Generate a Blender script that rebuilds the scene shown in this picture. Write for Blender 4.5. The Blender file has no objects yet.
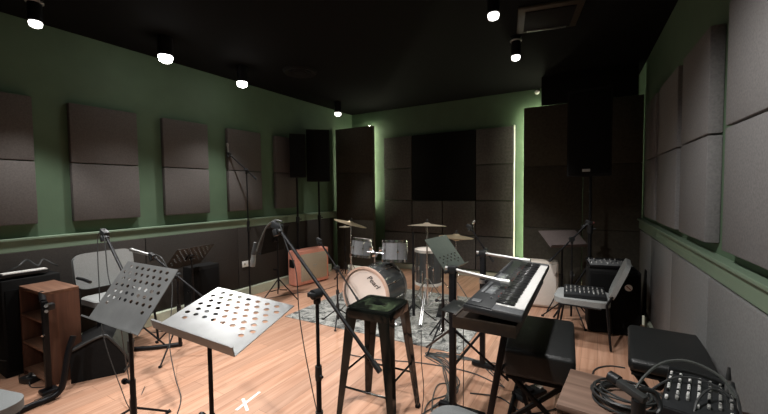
import bpy, bmesh, math, random
from math import sin, cos, pi, radians as R_, sqrt
from mathutils import Vector as V, Matrix as M, Euler
random.seed(7)
C = bpy.context.scene.collection
# ------------------------------------------------------------------ camera
HC = 1.5
def nrm(v): v = V(v); v.normalize(); return v
def cray(x, y): return V(((x-384)/363, -(y-207)/363, -1.0))
Yc = nrm(cray(600, 188)); Xc = -nrm(cray(-226, 197)); Xc = nrm(Xc - Yc*Xc.dot(Yc)); Zc = Xc.cross(Yc)
RC = M((Xc, Yc, Zc))
cam_d = bpy.data.cameras.new('camera'); cam = bpy.data.objects.new('camera', cam_d); C.objects.link(cam)
cam_d.sensor_width = 36; cam_d.lens = 363/768*36; cam_d.clip_start = .02
cam.matrix_world = M.Translation((0, 0, HC)) @ RC.to_4x4()
bpy.context.scene.camera = cam

# ------------------------------------------------------------------ materials
def mat(name, col, rough=.6, metal=0, noise=0, nscale=40, bump=0, bscale=200, spec=.5, emit=None, es=1):
    m = bpy.data.materials.new(name); m.use_nodes = True; nt = m.node_tree; b = nt.nodes['Principled BSDF']
    b.inputs['Base Color'].default_value = (*col, 1); b.inputs['Roughness'].default_value = rough
    b.inputs['Metallic'].default_value = metal; b.inputs['Specular IOR Level'].default_value = spec
    tc = nt.nodes.new('ShaderNodeTexCoord')
    if noise:
        n = nt.nodes.new('ShaderNodeTexNoise'); n.inputs['Scale'].default_value = nscale; n.inputs['Detail'].default_value = 4
        r = nt.nodes.new('ShaderNodeMapRange'); r.inputs[1].default_value = .3; r.inputs[2].default_value = .7
        r.inputs[3].default_value = 1-noise; r.inputs[4].default_value = 1+noise
        h = nt.nodes.new('ShaderNodeVectorMath'); h.operation = 'SCALE'; h.inputs[0].default_value = col
        nt.links.new(tc.outputs['Object'], n.inputs['Vector']); nt.links.new(n.outputs[0], r.inputs[0])
        nt.links.new(r.outputs[0], h.inputs['Scale']); nt.links.new(h.outputs[0], b.inputs['Base Color'])
    if bump:
        n = nt.nodes.new('ShaderNodeTexNoise'); n.inputs['Scale'].default_value = bscale
        bp = nt.nodes.new('ShaderNodeBump'); bp.inputs['Strength'].default_value = bump; bp.inputs['Distance'].default_value = .004
        nt.links.new(tc.outputs['Object'], n.inputs['Vector']); nt.links.new(n.outputs[0], bp.inputs['Height']); nt.links.new(bp.outputs[0], b.inputs['Normal'])
    if emit:
        b.inputs['Emission Color'].default_value = (*emit, 1); b.inputs['Emission Strength'].default_value = es
    return m

black = mat('black_metal', (.006, .006, .007), .42, .0, noise=.2, spec=.22)
blackm = mat('black_matt', (.008, .008, .008), .8, noise=.2, spec=.15)
blackp = mat('black_plastic', (.013, .014, .015), .45, noise=.2, spec=.35)
stoolm = mat('black_enamel', (.005, .006, .005), .12, 0, noise=.1, spec=.4)
deskm = mat('satin_desk_metal', (.28, .285, .285), .38, .8, noise=.12, nscale=9)
desk_d = mat('dark_desk_metal', (.016, .018, .017), .4, .4, noise=.15, nscale=9)
chrome = mat('chrome', (.75, .75, .74), .18, 1, noise=.05)
silver = mat('brushed_silver', (.42, .42, .41), .38, .9, noise=.08)
bronze = mat('cymbal_bronze', (.62, .50, .33), .3, .85, noise=.12, nscale=30)
cymb_w = mat('pale_cymbal', (.72, .62, .47), .34, .7, noise=.1, nscale=30)
sparkle = mat('grey_sparkle_shell', (.24, .25, .26), .3, .25, noise=.25, nscale=160)
darkshell = mat('dark_sparkle_shell', (.07, .075, .075), .15, .2, noise=.25, nscale=160)
skin = mat('drum_head', (.78, .70, .64), .5, noise=.04, nscale=6)
salmon = mat('salmon_vinyl', (.80, .34, .25), .5, noise=.08, bump=.3)
grille = mat('grille_cloth', (.50, .43, .33), .85, noise=.2, nscale=120, bump=.5)
cream = mat('cream_vinyl', (.62, .55, .47), .5, noise=.05, bump=.2)
white = mat('white_plastic', (.8, .8, .78), .4, noise=.02)
keyw = mat('key_white', (.86, .85, .82), .25, noise=.02)
keyb = mat('key_black', (.012, .012, .013), .3, noise=.1)
kbbody = mat('keyboard_grey', (.028, .030, .032), .4, .2, noise=.12)
kbgrey = mat('keyboard_panel_grey', (.12, .125, .13), .45, noise=.2, nscale=60)
screenm = mat('screen_grey', (.17, .18, .185), .2, noise=.2, nscale=30)
red = mat('red_plastic', (.28, .03, .02), .4, noise=.1)
blue = mat('blue_plastic', (.10, .2, .5), .4, noise=.1)
greyfab = mat('grey_seat_fabric', (.17, .18, .18), .8, noise=.12, nscale=150, bump=.5, bscale=400)
greyfab_l = mat('light_grey_seat_fabric', (.27, .28, .275), .8, noise=.12, nscale=150, bump=.5, bscale=400)
vinyl = mat('black_bench_vinyl', (.013, .014, .014), .42, noise=.15, bump=.4, bscale=120)
rubber = mat('cable_rubber', (.035, .037, .037), .45, noise=.2)
rubber_l = mat('grey_cable_rubber', (.06, .065, .06), .5, noise=.2)
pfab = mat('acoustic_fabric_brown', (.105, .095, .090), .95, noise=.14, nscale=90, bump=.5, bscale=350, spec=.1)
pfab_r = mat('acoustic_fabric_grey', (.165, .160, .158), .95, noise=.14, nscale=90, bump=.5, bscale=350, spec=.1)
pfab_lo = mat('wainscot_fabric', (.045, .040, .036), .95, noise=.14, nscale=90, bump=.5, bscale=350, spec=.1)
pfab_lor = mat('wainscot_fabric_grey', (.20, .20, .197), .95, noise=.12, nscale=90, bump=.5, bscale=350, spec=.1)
pfab_b = mat('stage_fabric', (.095, .09, .086), .95, noise=.2, nscale=30, bump=.5, bscale=350, spec=.1)
pfab_w = mat('wing_fabric', (.06, .054, .042), .95, noise=.15, nscale=30, bump=.5, bscale=350, spec=.1)
pblack = mat('black_fabric', (.008, .008, .008), .98, noise=.1, spec=.05)
green = mat('green_wall_paint', (.074, .122, .072), .7, noise=.06, nscale=5, bump=.15, bscale=60)
greent = mat('green_trim_paint', (.17, .235, .165), .45, noise=.05, nscale=5)
ceilm = mat('black_ceiling_paint', (.004, .004, .004), .9, noise=.1, spec=.1)
basem = mat('skirting_cream', (.52, .56, .44), .5, noise=.05)
wallk = mat('dark_wall_paint', (.05, .06, .05), .8, noise=.1)
tape = mat('white_tape', (.85, .85, .82), .6, noise=.03)
lampbig = mat('lamp_lens_bright', (1, 1, 1), .4, emit=(1, .97, .92), es=32)
lampglow = mat('lamp_lens', (1, 1, 1), .4, emit=(1, .96, .9), es=7)
ledglow = mat('glow_strip', (1, 1, 1), .4, emit=(1, 1, .72), es=70)
softglow = mat('glow_strip_soft', (.8, .8, .7), .5, emit=(1, .97, .75), es=.3)  # cream LED profile; also the added glow of the floor-level skirting pieces
reflect = mat('lamp_reflector', (.5, .5, .5), .4, .6, noise=.05)
badge = mat('badge_grey', (.42, .42, .40), .4, .3, noise=.05)
logo_m = mat('logo_black', (.04, .03, .03), .5, noise=.05)

def wood(name, c1, c2, rough, plank=True, axis=0, sc=1.0):
    m = bpy.data.materials.new(name); m.use_nodes = True; nt = m.node_tree; N = nt.nodes; L = nt.links; b = N['Principled BSDF']
    tc = N.new('ShaderNodeTexCoord'); mp = N.new('ShaderNodeMapping'); L.new(tc.outputs['Object'], mp.inputs[0])
    if axis: mp.inputs['Rotation'].default_value = (0, 0, R_(90)) if axis == 1 else (0, R_(90), 0)
    st = N.new('ShaderNodeMapping'); st.inputs['Scale'].default_value = (1.6*sc, 26*sc, 26*sc); L.new(mp.outputs[0], st.inputs[0])
    n = N.new('ShaderNodeTexNoise'); n.inputs['Scale'].default_value = 1; n.inputs['Detail'].default_value = 6; n.inputs['Distortion'].default_value = .6
    L.new(st.outputs[0], n.inputs['Vector'])
    cr = N.new('ShaderNodeValToRGB'); cr.color_ramp.elements[0].position = .32; cr.color_ramp.elements[1].position = .68
    cr.color_ramp.elements[0].color = (*c1, 1); cr.color_ramp.elements[1].color = (*c2, 1); L.new(n.outputs[0], cr.inputs[0])
    out = cr.outputs[0]
    if plank:
        br = N.new('ShaderNodeTexBrick'); br.inputs['Scale'].default_value = 1; br.inputs['Brick Width'].default_value = 1.2; br.inputs['Row Height'].default_value = .125
        br.inputs['Mortar Size'].default_value = .0016; br.offset = .37
        br.inputs['Color1'].default_value = (.86, .86, .86, 1); br.inputs['Color2'].default_value = (1.08, 1.06, 1.04, 1); br.inputs['Mortar'].default_value = (.5, .45, .42, 1)
        L.new(mp.outputs[0], br.inputs['Vector'])
        mx = N.new('ShaderNodeMix'); mx.data_type = 'RGBA'; mx.blend_type = 'MULTIPLY'; mx.inputs[0].default_value = 1
        L.new(out, mx.inputs[6]); L.new(br.outputs[0], mx.inputs[7]); out = mx.outputs[2]
    L.new(out, b.inputs['Base Color']); b.inputs['Roughness'].default_value = rough
    bp = N.new('ShaderNodeBump'); bp.inputs['Strength'].default_value = .06; bp.inputs['Distance'].default_value = .003; L.new(n.outputs[0], bp.inputs['Height']); L.new(bp.outputs[0], b.inputs['Normal'])
    return m
floorm = wood('laminate_floor', (.41, .215, .135), (.57, .345, .24), .36, True, 1)
cabw = wood('cabinet_wood', (.13, .060, .036), (.25, .13, .08), .5, False, 0)
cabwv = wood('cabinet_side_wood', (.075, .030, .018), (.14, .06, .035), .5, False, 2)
tabw = wood('desk_top_wood', (.17, .105, .075), (.28, .18, .135), .45, False, 0)
tabd = wood('desk_side_wood', (.09, .045, .026), (.15, .08, .045), .5, False, 0)
shelfw = wood('brown_case_wood', (.014, .009, .006), (.028, .017, .010), .45, False, 1)

def rug_mat():
    m = bpy.data.materials.new('rug_pattern'); m.use_nodes = True; nt = m.node_tree; N = nt.nodes; L = nt.links; b = N['Principled BSDF']
    tc = N.new('ShaderNodeTexCoord')
    n1 = N.new('ShaderNodeTexNoise'); n1.inputs['Scale'].default_value = 5.5; n1.inputs['Detail'].default_value = 8; n1.inputs['Roughness'].default_value = .75; n1.inputs['Distortion'].default_value = 1.6
    n2 = N.new('ShaderNodeTexVoronoi'); n2.feature = 'DISTANCE_TO_EDGE'; n2.inputs['Scale'].default_value = 5
    L.new(tc.outputs['Object'], n1.inputs['Vector'])
    ad = N.new('ShaderNodeVectorMath'); ad.operation = 'ADD'; L.new(tc.outputs['Object'], ad.inputs[0]); L.new(n1.outputs['Color'], ad.inputs[1]); L.new(ad.outputs[0], n2.inputs['Vector'])
    c1 = N.new('ShaderNodeValToRGB'); e = c1.color_ramp.elements; e[0].position = .40; e[0].color = (.025, .03, .03, 1); e[1].position = .56; e[1].color = (.42, .42, .39, 1)
    L.new(n1.outputs[0], c1.inputs[0])
    c2 = N.new('ShaderNodeValToRGB'); e = c2.color_ramp.elements; e[0].position = .015; e[0].color = (.22, .22, .22, 1); e[1].position = .05; e[1].color = (1, 1, 1, 1)
    L.new(n2.outputs[0], c2.inputs[0])
    mx = N.new('ShaderNodeMix'); mx.data_type = 'RGBA'; mx.blend_type = 'MULTIPLY'; mx.inputs[0].default_value = 1
    L.new(c1.outputs[0], mx.inputs[6]); L.new(c2.outputs[0], mx.inputs[7]); L.new(mx.outputs[2], b.inputs['Base Color']); b.inputs['Roughness'].default_value = .95
    return m
rugm = rug_mat()

# ------------------------------------------------------------------ mesh helpers
class MB:
    def __init__(s): s.bm = bmesh.new()
    def box(s, c, size, rot=None, bev=0, seg=2):
        r = bmesh.ops.create_cube(s.bm, size=1); vs = r['verts']
        T = M.Translation(V(c)) @ (rot.to_4x4() if rot is not None else M.Identity(4)) @ M.Diagonal((*size, 1))
        bmesh.ops.transform(s.bm, matrix=T, verts=vs)
        if bev:
            es = list({e for v in vs for e in v.link_edges})
            bmesh.ops.bevel(s.bm, geom=es, offset=min(bev, min(size)*.49), segments=seg, affect='EDGES', profile=.5)
        return s
    def cyl(s, a, b, r, r2=None, n=12, caps=True):
        a, b = V(a), V(b); d = b-a; r2 = r if r2 is None else r2
        q = d.to_track_quat('Z', 'Y').to_matrix().to_4x4()
        T = M.Translation((a+b)/2) @ q
        bmesh.ops.create_cone(s.bm, cap_ends=caps, segments=n, radius1=r, radius2=r2, depth=d.length, matrix=T)
        return s
    def tube(s, pts, r, n=8, closed=False, sub=0):
        pts = [V(p) for p in pts]
        if sub: pts = smooth(pts, sub)
        rings = []; prev = None; L = len(pts)
        for i, p in enumerate(pts):
            if closed: t = pts[(i+1) % L]-pts[i-1]
            else: t = pts[min(i+1, L-1)]-pts[max(i-1, 0)]
            if t.length < 1e-9: t = V((0, 0, 1))
            t.normalize()
            if prev is None:
                up = V((0, 0, 1)) if abs(t.z) < .9 else V((1, 0, 0)); x = t.cross(up).normalized()
            else:
                x = prev - t*prev.dot(t); x.normalize()
            prev = x; y = t.cross(x); rr = r[i] if isinstance(r, (list, tuple)) else r
            rings.append([s.bm.verts.new(p + (x*cos(2*pi*k/n)+y*sin(2*pi*k/n))*rr) for k in range(n)])
        for i in range(L if closed else L-1):
            A, B = rings[i], rings[(i+1) % L]
            for k in range(n): s.bm.faces.new((A[k], A[(k+1) % n], B[(k+1) % n], B[k]))
        if not closed:
            s.bm.faces.new(rings[0][::-1]); s.bm.faces.new(rings[-1])
        return s
    def lathe(s, prof, T=None, n=32):
        T = T or M.Identity(4); rings = []
        for r, z in prof:
            if r < 1e-6: rings.append([s.bm.verts.new(T @ V((0, 0, z)))])
            else: rings.append([s.bm.verts.new(T @ V((r*cos(2*pi*k/n), r*sin(2*pi*k/n), z))) for k in range(n)])
        for A, B in zip(rings, rings[1:]):
            for k in range(n):
                a0, a1 = A[k % len(A)], A[(k+1) % len(A)]; b0, b1 = B[k % len(B)], B[(k+1) % len(B)]
                f = []
                for v in (a0, a1, b1, b0):
                    if v not in f: f.append(v)
                if len(f) > 2: s.bm.faces.new(f)
        return s
    def prism(s, poly, z0, z1, T=None):
        T = T or M.Identity(4)
        a = [s.bm.verts.new(T @ V((x, y, z0))) for x, y in poly]; b = [s.bm.verts.new(T @ V((x, y, z1))) for x, y in poly]
        n = len(poly); s.bm.faces.new(a[::-1]); s.bm.faces.new(b)
        for i in range(n): s.bm.faces.new((a[i], a[(i+1) % n], b[(i+1) % n], b[i]))
        return s
    def xf(s, T): bmesh.ops.transform(s.bm, matrix=T, verts=s.bm.verts[:]); return s
    def build(s, name, m, parent=None, smooth_=True, loc=None):
        bmesh.ops.recalc_face_normals(s.bm, faces=s.bm.faces[:])
        me = bpy.data.meshes.new(name); s.bm.to_mesh(me); s.bm.free(); me.materials.append(m)
        if smooth_:
            me.polygons.foreach_set('use_smooth', [True]*len(me.polygons)); me.set_sharp_from_angle(angle=R_(38))
        o = bpy.data.objects.new(name, me); C.objects.link(o)
        if parent is not None: o.parent = parent
        if loc is not None: o.location = loc
        return o
def smooth(p, sub):
    out = []; L = len(p)
    for i in range(L-1):
        a = p[max(i-1, 0)]; b = p[i]; c = p[i+1]; d = p[min(i+2, L-1)]
        for k in range(sub):
            t = k/sub; out.append(.5*((2*b)+(-a+c)*t+(2*a-5*b+4*c-d)*t*t+(-a+3*b-3*c+d)*t**3))
    out.append(p[-1]); return out
def rotm(yaw=0, tilt=0, roll=0): return (M.Rotation(R_(yaw), 3, 'Z') @ M.Rotation(R_(tilt), 3, 'X') @ M.Rotation(R_(roll), 3, 'Y'))
def T4(loc, yaw=0, tilt=0, roll=0): return M.Translation(V(loc)) @ rotm(yaw, tilt, roll).to_4x4()
def tag(o, label=None, cat=None, group=None, kind=None):
    if label: o['label'] = label
    if cat: o['category'] = cat
    if group: o['group'] = group
    if kind: o['kind'] = kind
    return o
def thing(name, label, cat, loc=(0, 0, 0), yaw=0, group=None):
    o = bpy.data.objects.new(name, None); C.objects.link(o); o.location = loc; o.rotation_euler = (0, 0, R_(yaw)); o.empty_display_size = .1
    return tag(o, label, cat, group)
def struct(name, mb, m, parent=None): 
    o = mb.build(name, m, parent, False)
    if parent is None: o['kind'] = 'structure'
    return o

# ------------------------------------------------------------------ room shell
XL, YB, YF, ZC = -4.40, 6.15, -1.6, 3.05
A_ = R_(2.4); RU = V((-sin(A_), cos(A_), 0)); RN = V((cos(A_), sin(A_), 0)); RP = V((.6, 2.4, 0))      # right wall runs slightly off square
RW = M((( RU.x, RN.x, 0, RP.x), (RU.y, RN.y, 0, RP.y), (0, 0, 1, 0), (0, 0, 0, 1)))                      # local x along the wall, y outwards
struct('floor', MB().box((-1.8, 2.3, -.05), (5.8, 8.2, .1)), floorm)
struct('ceiling', MB().box((-1.8, 2.3, ZC+.05), (5.8, 8.2, .1)), ceilm)
struct('wall_left', MB().box((XL-.05, 2.3, ZC/2), (.1, 8, ZC)), green)
struct('wall_back', MB().box((-1.9, YB+.05, ZC/2), (5.4, .1, ZC)), green)
struct('wall_front', MB().box((-1.8, YF-.05, ZC/2), (5.8, .1, ZC)), wallk)
struct('wall_right', MB().box((0, .05, ZC/2), (8.4, .1, ZC)).xf(RW), green)
# dado rails and skirtings
struct('trim_1', MB().box((XL+.02, 2.3, 1.045), (.05, 7.6, .10), bev=.004).box((XL+.03, 2.3, 1.105), (.07, 7.6, .022), bev=.004), greent)
struct('trim_2', MB().box((0, -.02, 1.045), (7.4, .05, .10), bev=.004).box((0, -.03, 1.105), (7.4, .07, .022), bev=.004).xf(RW), greent)
struct('baseboard_left', MB().box((XL+.045, 1.85, .065), (.09, 6.9, .13), bev=.006), basem)
struct('baseboard_right', MB().box((0, -.035, .055), (7.0, .07, .11), bev=.006).xf(RW), basem)
struct('baseboard_back', MB().box((-2.0, YB-.02, .05), (4.7, .04, .10), bev=.006), basem)

def panel(label, m, c, size, T=None, group=None, cat='acoustic panel', name='acoustic_panel'):
    mb = MB().box((0, 0, 0), size, bev=.008)
    o = mb.build(name, m); o.matrix_world = (T or M.Identity(4)) @ M.Translation(V(c)); tag(o, label, cat, group); return o
G1 = 'fabric squares on the left wall'
cols = [(.62, 1.21, 'at the left picture edge'), (1.47, 2.06, 'second column from the left'), (2.33, 2.89, 'third column from the left'), (3.18, 3.74, 'behind the tall microphone stand'), (4.02, 4.50, 'beside the small loudspeaker')]
for y0, y1, w in cols:
    for z0, z1, u in ((1.235, 1.79, 'lower'), (1.80, 2.365, 'upper')):
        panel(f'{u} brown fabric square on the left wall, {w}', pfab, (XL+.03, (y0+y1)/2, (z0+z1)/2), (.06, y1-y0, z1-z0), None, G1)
G2 = 'fabric squares on the right wall'
for s0, s1, w in ((-.62, .03, 'cut by the right picture edge'), (.32, .93, 'second column from the right'), (1.07, 1.82, 'third column from the right'), (1.95, 2.52, 'nearest the dark corner')):
    for z0, z1, u in ((1.18, 1.79, 'lower'), (1.80, 2.40, 'upper')):
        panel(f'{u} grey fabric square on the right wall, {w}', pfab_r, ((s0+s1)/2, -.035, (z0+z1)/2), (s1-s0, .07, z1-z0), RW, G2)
# lower cladding on both sides
ys = [-1.5, -.3, .9, 2.1, 3.3, 4.5, 5.42]
where = ['', 'behind the camera', 'behind the black amplifier', 'behind the grey chair and left music stands', 'with the wall socket', 'behind the salmon cabinet']
for i in range(1, 6):
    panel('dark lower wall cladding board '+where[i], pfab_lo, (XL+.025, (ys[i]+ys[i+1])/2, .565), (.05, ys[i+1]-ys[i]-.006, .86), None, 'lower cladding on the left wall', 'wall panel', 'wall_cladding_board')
ss = [-1.6, -.9, .31, 1.25, 2.2, 2.98]
wr = ['behind the picture edge', 'beside the small mixer, nearest the camera', 'beside the square black bench', 'beside the black loudspeaker and grey chair', 'in the dark far corner']
for i in range(5):
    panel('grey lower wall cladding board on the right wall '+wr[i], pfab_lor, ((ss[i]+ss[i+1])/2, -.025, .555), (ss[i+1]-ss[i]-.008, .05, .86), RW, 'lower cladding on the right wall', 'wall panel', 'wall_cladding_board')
# central block of 0.6 m squares on the back wall
G3 = 'fabric squares on the back wall behind the drums'
xs = [-3.61, -3.01, -2.41, -1.81, -1.20]; zs = [.12, .71, 1.31, 1.91, 2.51]
cn = ['leftmost', 'second', 'third', 'rightmost']; rn = ['bottom', 'second lowest', 'second highest', 'top']
for i in range(4):
    for j in range(4):
        if i in (1, 2) and j >= 2: continue
        panel(f'dark fabric square in the back wall block, {cn[i]} column, {rn[j]} row', pfab_b,
              ((xs[i]+xs[i+1])/2, YB-.04, (zs[j]+zs[j+1])/2), (xs[i+1]-xs[i]-.012, .07, zs[j+1]-zs[j]-.012), None, G3)
panel('large pitch black square in the middle of the back wall block', pblack, (-2.41, YB-.04, 1.91), (1.19, .075, 1.19), cat='acoustic panel')
# LED profiles on the back wall lighting the green paint
def led(name, label, c, size, m=None):
    o = MB().box(c, size, bev=.003).build(name, m or ledglow); tag(o, label, 'led strip')
led('glow_strip', 'thin cream LED profile up the right side of the back wall block', (-1.188, YB-.045, 1.30), (.014, .05, 2.44), softglow)
led('glow_strip', 'green lit LED profile in the gap beside the left stage wing', (-3.915, YB-.09, 2.0), (.018, .018, 1.55))
led('glow_strip', 'LED profile hidden along the edge of the right stage wing', (-.985, YB-.10, 1.40), (.018, .018, 2.60))
led('glow_strip', 'LED profile along the top edge of the right stage wing', (-.82, YB-.12, 2.68), (.20, .018, .018))
led('glow_strip', 'cream skirting piece with added glow at the foot of the right wall behind the black loudspeaker box', (.425, 4.90, .06), (.02, .30, .10), softglow)  # skirting, not a lamp: emission stands in for light falling on it
led('glow_strip', 'cream skirting piece with added glow on the floor behind the cream cabinet', (-.36, 5.43, .06), (.18, .02, .11), softglow)  # lit skirting imitated by a faint emission, no LED here
led('glow_strip', 'cream skirting piece with added glow on the floor between salmon cabinet and drums', (-3.86, 5.44, .06), (.34, .02, .11), softglow)  # same added glow in place of light on the skirting
# wings of tall boards standing in front of the back wall
YW = 5.5
def wing(x0, x1, rows, wh, m, g):
    for (z0, z1, u) in rows:
        panel(f'{u} board of the {wh}', m, ((x0+x1)/2, YW+.05, (z0+z1)/2), (x1-x0-.006, .08, z1-z0-.002), None, g, 'stage panel', 'stage_wing_board')
wing(-4.34, -3.50, [(.0, .96, 'bottom brown'), (.96, 1.83, 'middle brown'), (1.83, 2.66, 'top brown')], 'left stage wing behind the drums', pfab_w, 'left stage wing boards')
wing(-.948, -.20, [(.0, .95, 'bottom brown'), (.95, 1.81, 'middle brown'), (1.81, 2.645, 'top brown')], 'right stage wing beside the green strip', pfab_w, 'right stage wing boards')
wing(-.196, .455, [(.0, .95, 'bottom brown'), (.95, 1.81, 'middle brown'), (1.81, 2.645, 'top brown')], 'far right stage wing next to the side wall', pfab_w, 'right stage wing boards')
panel('black board closing the space above the right stage wing', pblack, (-.165, YW+.04, 2.85), (1.11, .05, .39), None, None, 'stage panel', 'stage_header_board')

# ------------------------------------------------------------------ ceiling fixtures
def spot(loc, tgt, watts, ang, blend, parent, rad=.04, col=(1, .975, .95)):
    l = bpy.data.lights.new('bulb', 'SPOT'); l.energy = watts; l.spot_size = R_(ang); l.spot_blend = blend; l.shadow_soft_size = rad; l.color = col
    o = bpy.data.objects.new('bulb', l); C.objects.link(o); o.parent = parent
    o.location = loc; o.rotation_euler = (V(tgt)-V(loc)).to_track_quat('-Z', 'Y').to_euler(); return o
def downlight(x, y, label, watts, ang=100, blend=.6, tilt=(0, 0), big=1.0):
    t = thing('ceiling_spotlight', label, 'ceiling light', (x, y, ZC), 0, 'ceiling spotlights')
    MB().cyl((0, 0, 0), (0, 0, -.012), .055, n=24).build('mount_plate', black, t)
    MB().lathe([(.0, -.012), (.046*big, -.012), (.046*big, -.190), (0, -.190)]).build('housing', black, t)
    MB().lathe([(.0, -.190), (.040*big, -.192), (.044*big, -.200), (.038*big, -.200-.026*big), (.02*big, -.200-.036*big), (0, -.200-.04*big)]).build('lens', lampbig if big > 1.35 else lampglow, t)
    MB().lathe([(.052, -.03), (.058, -.035), (.058, -.045), (.047, -.048)]).build('trim_ring', reflect, t)
    spot((0, 0, -.27), (tilt[0], tilt[1], -2.0), watts, ang, blend, t)
W1, W2 = 215, 185
downlight(-3.85, 1.12, 'small ceiling spotlight at the far left of the picture', W1*.6, 74, .45, (.1, 0))
downlight(-3.74, 2.06, 'brightest ceiling spotlight, above the left wall', W1*.95, 116, .75, (.55, -.2), 1.5)
downlight(-3.84, 3.04, 'second bright ceiling spotlight along the left wall', W1*.95, 112, .75, (.5, -.2), 1.4)
downlight(-3.95, 5.10, 'soft round ceiling spotlight near the left stage wing', W1*.7, 74, .6, (.5, -.5), 1.3)
downlight(-.73, 2.92, 'ceiling spotlight right of centre, nearer the camera', W2*.9, 80, .7, (-.2, 0))
downlight(-.76, 3.95, 'ceiling spotlight right of centre, just below the nearer one', W2, 80, .7, (-.35, .3))
downlight(-.75, 1.1, 'ceiling spotlight out of view over the camera', W2*1.3, 125, .5, (.5, .3))
downlight(-2.3, .55, 'ceiling spotlight out of view over the left foreground', W2*2.0, 80, .8, (0, 1.1))
downlight(-2.3, -.7, 'ceiling spotlight out of view at the back of the room', W2, 80, .8, (0, .6))
t = thing('ceiling_air_unit', 'dark rectangular air unit with a pale louvre edge in the black ceiling', 'air conditioner', (-.42, 3.62, ZC), 12)
MB().box((0, 0, -.015), (.52, .52, .03), bev=.012).build('frame', mat('dark_bronze', (.035, .028, .018), .5, noise=.2), t)
MB().box((0, 0, -.034), (.40, .40, .012), bev=.004).build('grille', blackm, t)
MB().box((0, .19, -.045), (.34, .02, .012), bev=.003).build('louvre', silver, t)
t = thing('ceiling_diffuser', 'round black ceiling air diffuser right of the second bright lamp', 'air vent', (-3.35, 3.55, ZC))
MB().lathe([(.0, -.03), (.07, -.03), (.08, -.012), (.13, -.03), (.14, -.012), (.20, -.03), (.22, -.004), (.22, 0), (0, 0)]).build('cone', blackm, t)
t = thing('smoke_detector', 'tiny white detector high on the back wall above the right wing', 'detector', (-.86, YB, 3.0))
MB().lathe([(0, 0), (.035, 0), (.035, .02), (.02, .035), (0, .035)], M.Rotation(R_(90), 4, 'X')).build('cover', white, t)

# ------------------------------------------------------------------ small wall things
t = thing('wall_socket', 'white double wall socket low on the left wall behind the tall stand', 'socket', (XL+.05, 3.43, .47))
MB().box((.006, 0, 0), (.012, .15, .086), bev=.004).build('face_plate', white, t)
for dy in (-.035, .035): MB().box((.0125, dy, 0), (.003, .03, .03), bev=.004).build('outlet', badge, t)

# ------------------------------------------------------------------ music stands
def perf(w, d, rows, cols_, y0, y1, r=.0108, skip=True):
    """perforated plate in the xy plane, holes in staggered rows"""
    bm = bmesh.new(); n = 8
    gx = [-w/2+w*i/(cols_) for i in range(cols_+1)]; ny = rows
    gy = [y0+(y1-y0)*j/ny for j in range(ny+1)]
    cache = {}
    def vv(x, y):
        k = (round(x, 5), round(y, 5))
        if k not in cache: cache[k] = bm.verts.new((x, y, 0))
        return cache[k]
    for j in range(ny):
        for i in range(cols_):
            xa, xb, ya, yb = gx[i], gx[i+1], gy[j], gy[j+1]; cx, cy = (xa+xb)/2, (ya+yb)/2
            if (i+j) % 2 == 0 and 0 < i < cols_-1 and not (skip and j == 0 and i > 3 and i < cols_-4):
                sq = [(xb, cy), (xb, yb), (cx, yb), (xa, yb), (xa, cy), (xa, ya), (cx, ya), (xb, ya)]
                ci = [bm.verts.new((cx+r*1.35*cos(pi/4*k), cy+r*.9*sin(pi/4*k), 0)) for k in range(8)]
                so = [vv(*p) for p in sq]
                for k in range(8): bm.faces.new((so[k], so[(k+1) % 8], ci[(k+1) % 8], ci[k]))
            else:
                bm.faces.new([vv(*p) for p in ((xa, ya), (cx, ya), (xb, ya), (xb, cy), (xb, yb), (cx, yb), (xa, yb), (xa, cy))])
    for (a, b) in ((-d/2, y0), (y1, d/2)):
        if b-a > 1e-4: bm.faces.new([bm.verts.new(p) for p in ((-w/2, a, 0), (w/2, a, 0), (w/2, b, 0), (-w/2, b, 0))])
    ex = bmesh.ops.extrude_face_region(bm, geom=bm.faces[:]); vs = [v for v in ex['geom'] if isinstance(v, bmesh.types.BMVert)]
    bmesh.ops.translate(bm, verts=vs, vec=(0, 0, -.003))
    mb = MB(); mb.bm.free(); mb.bm = bm; return mb
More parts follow.
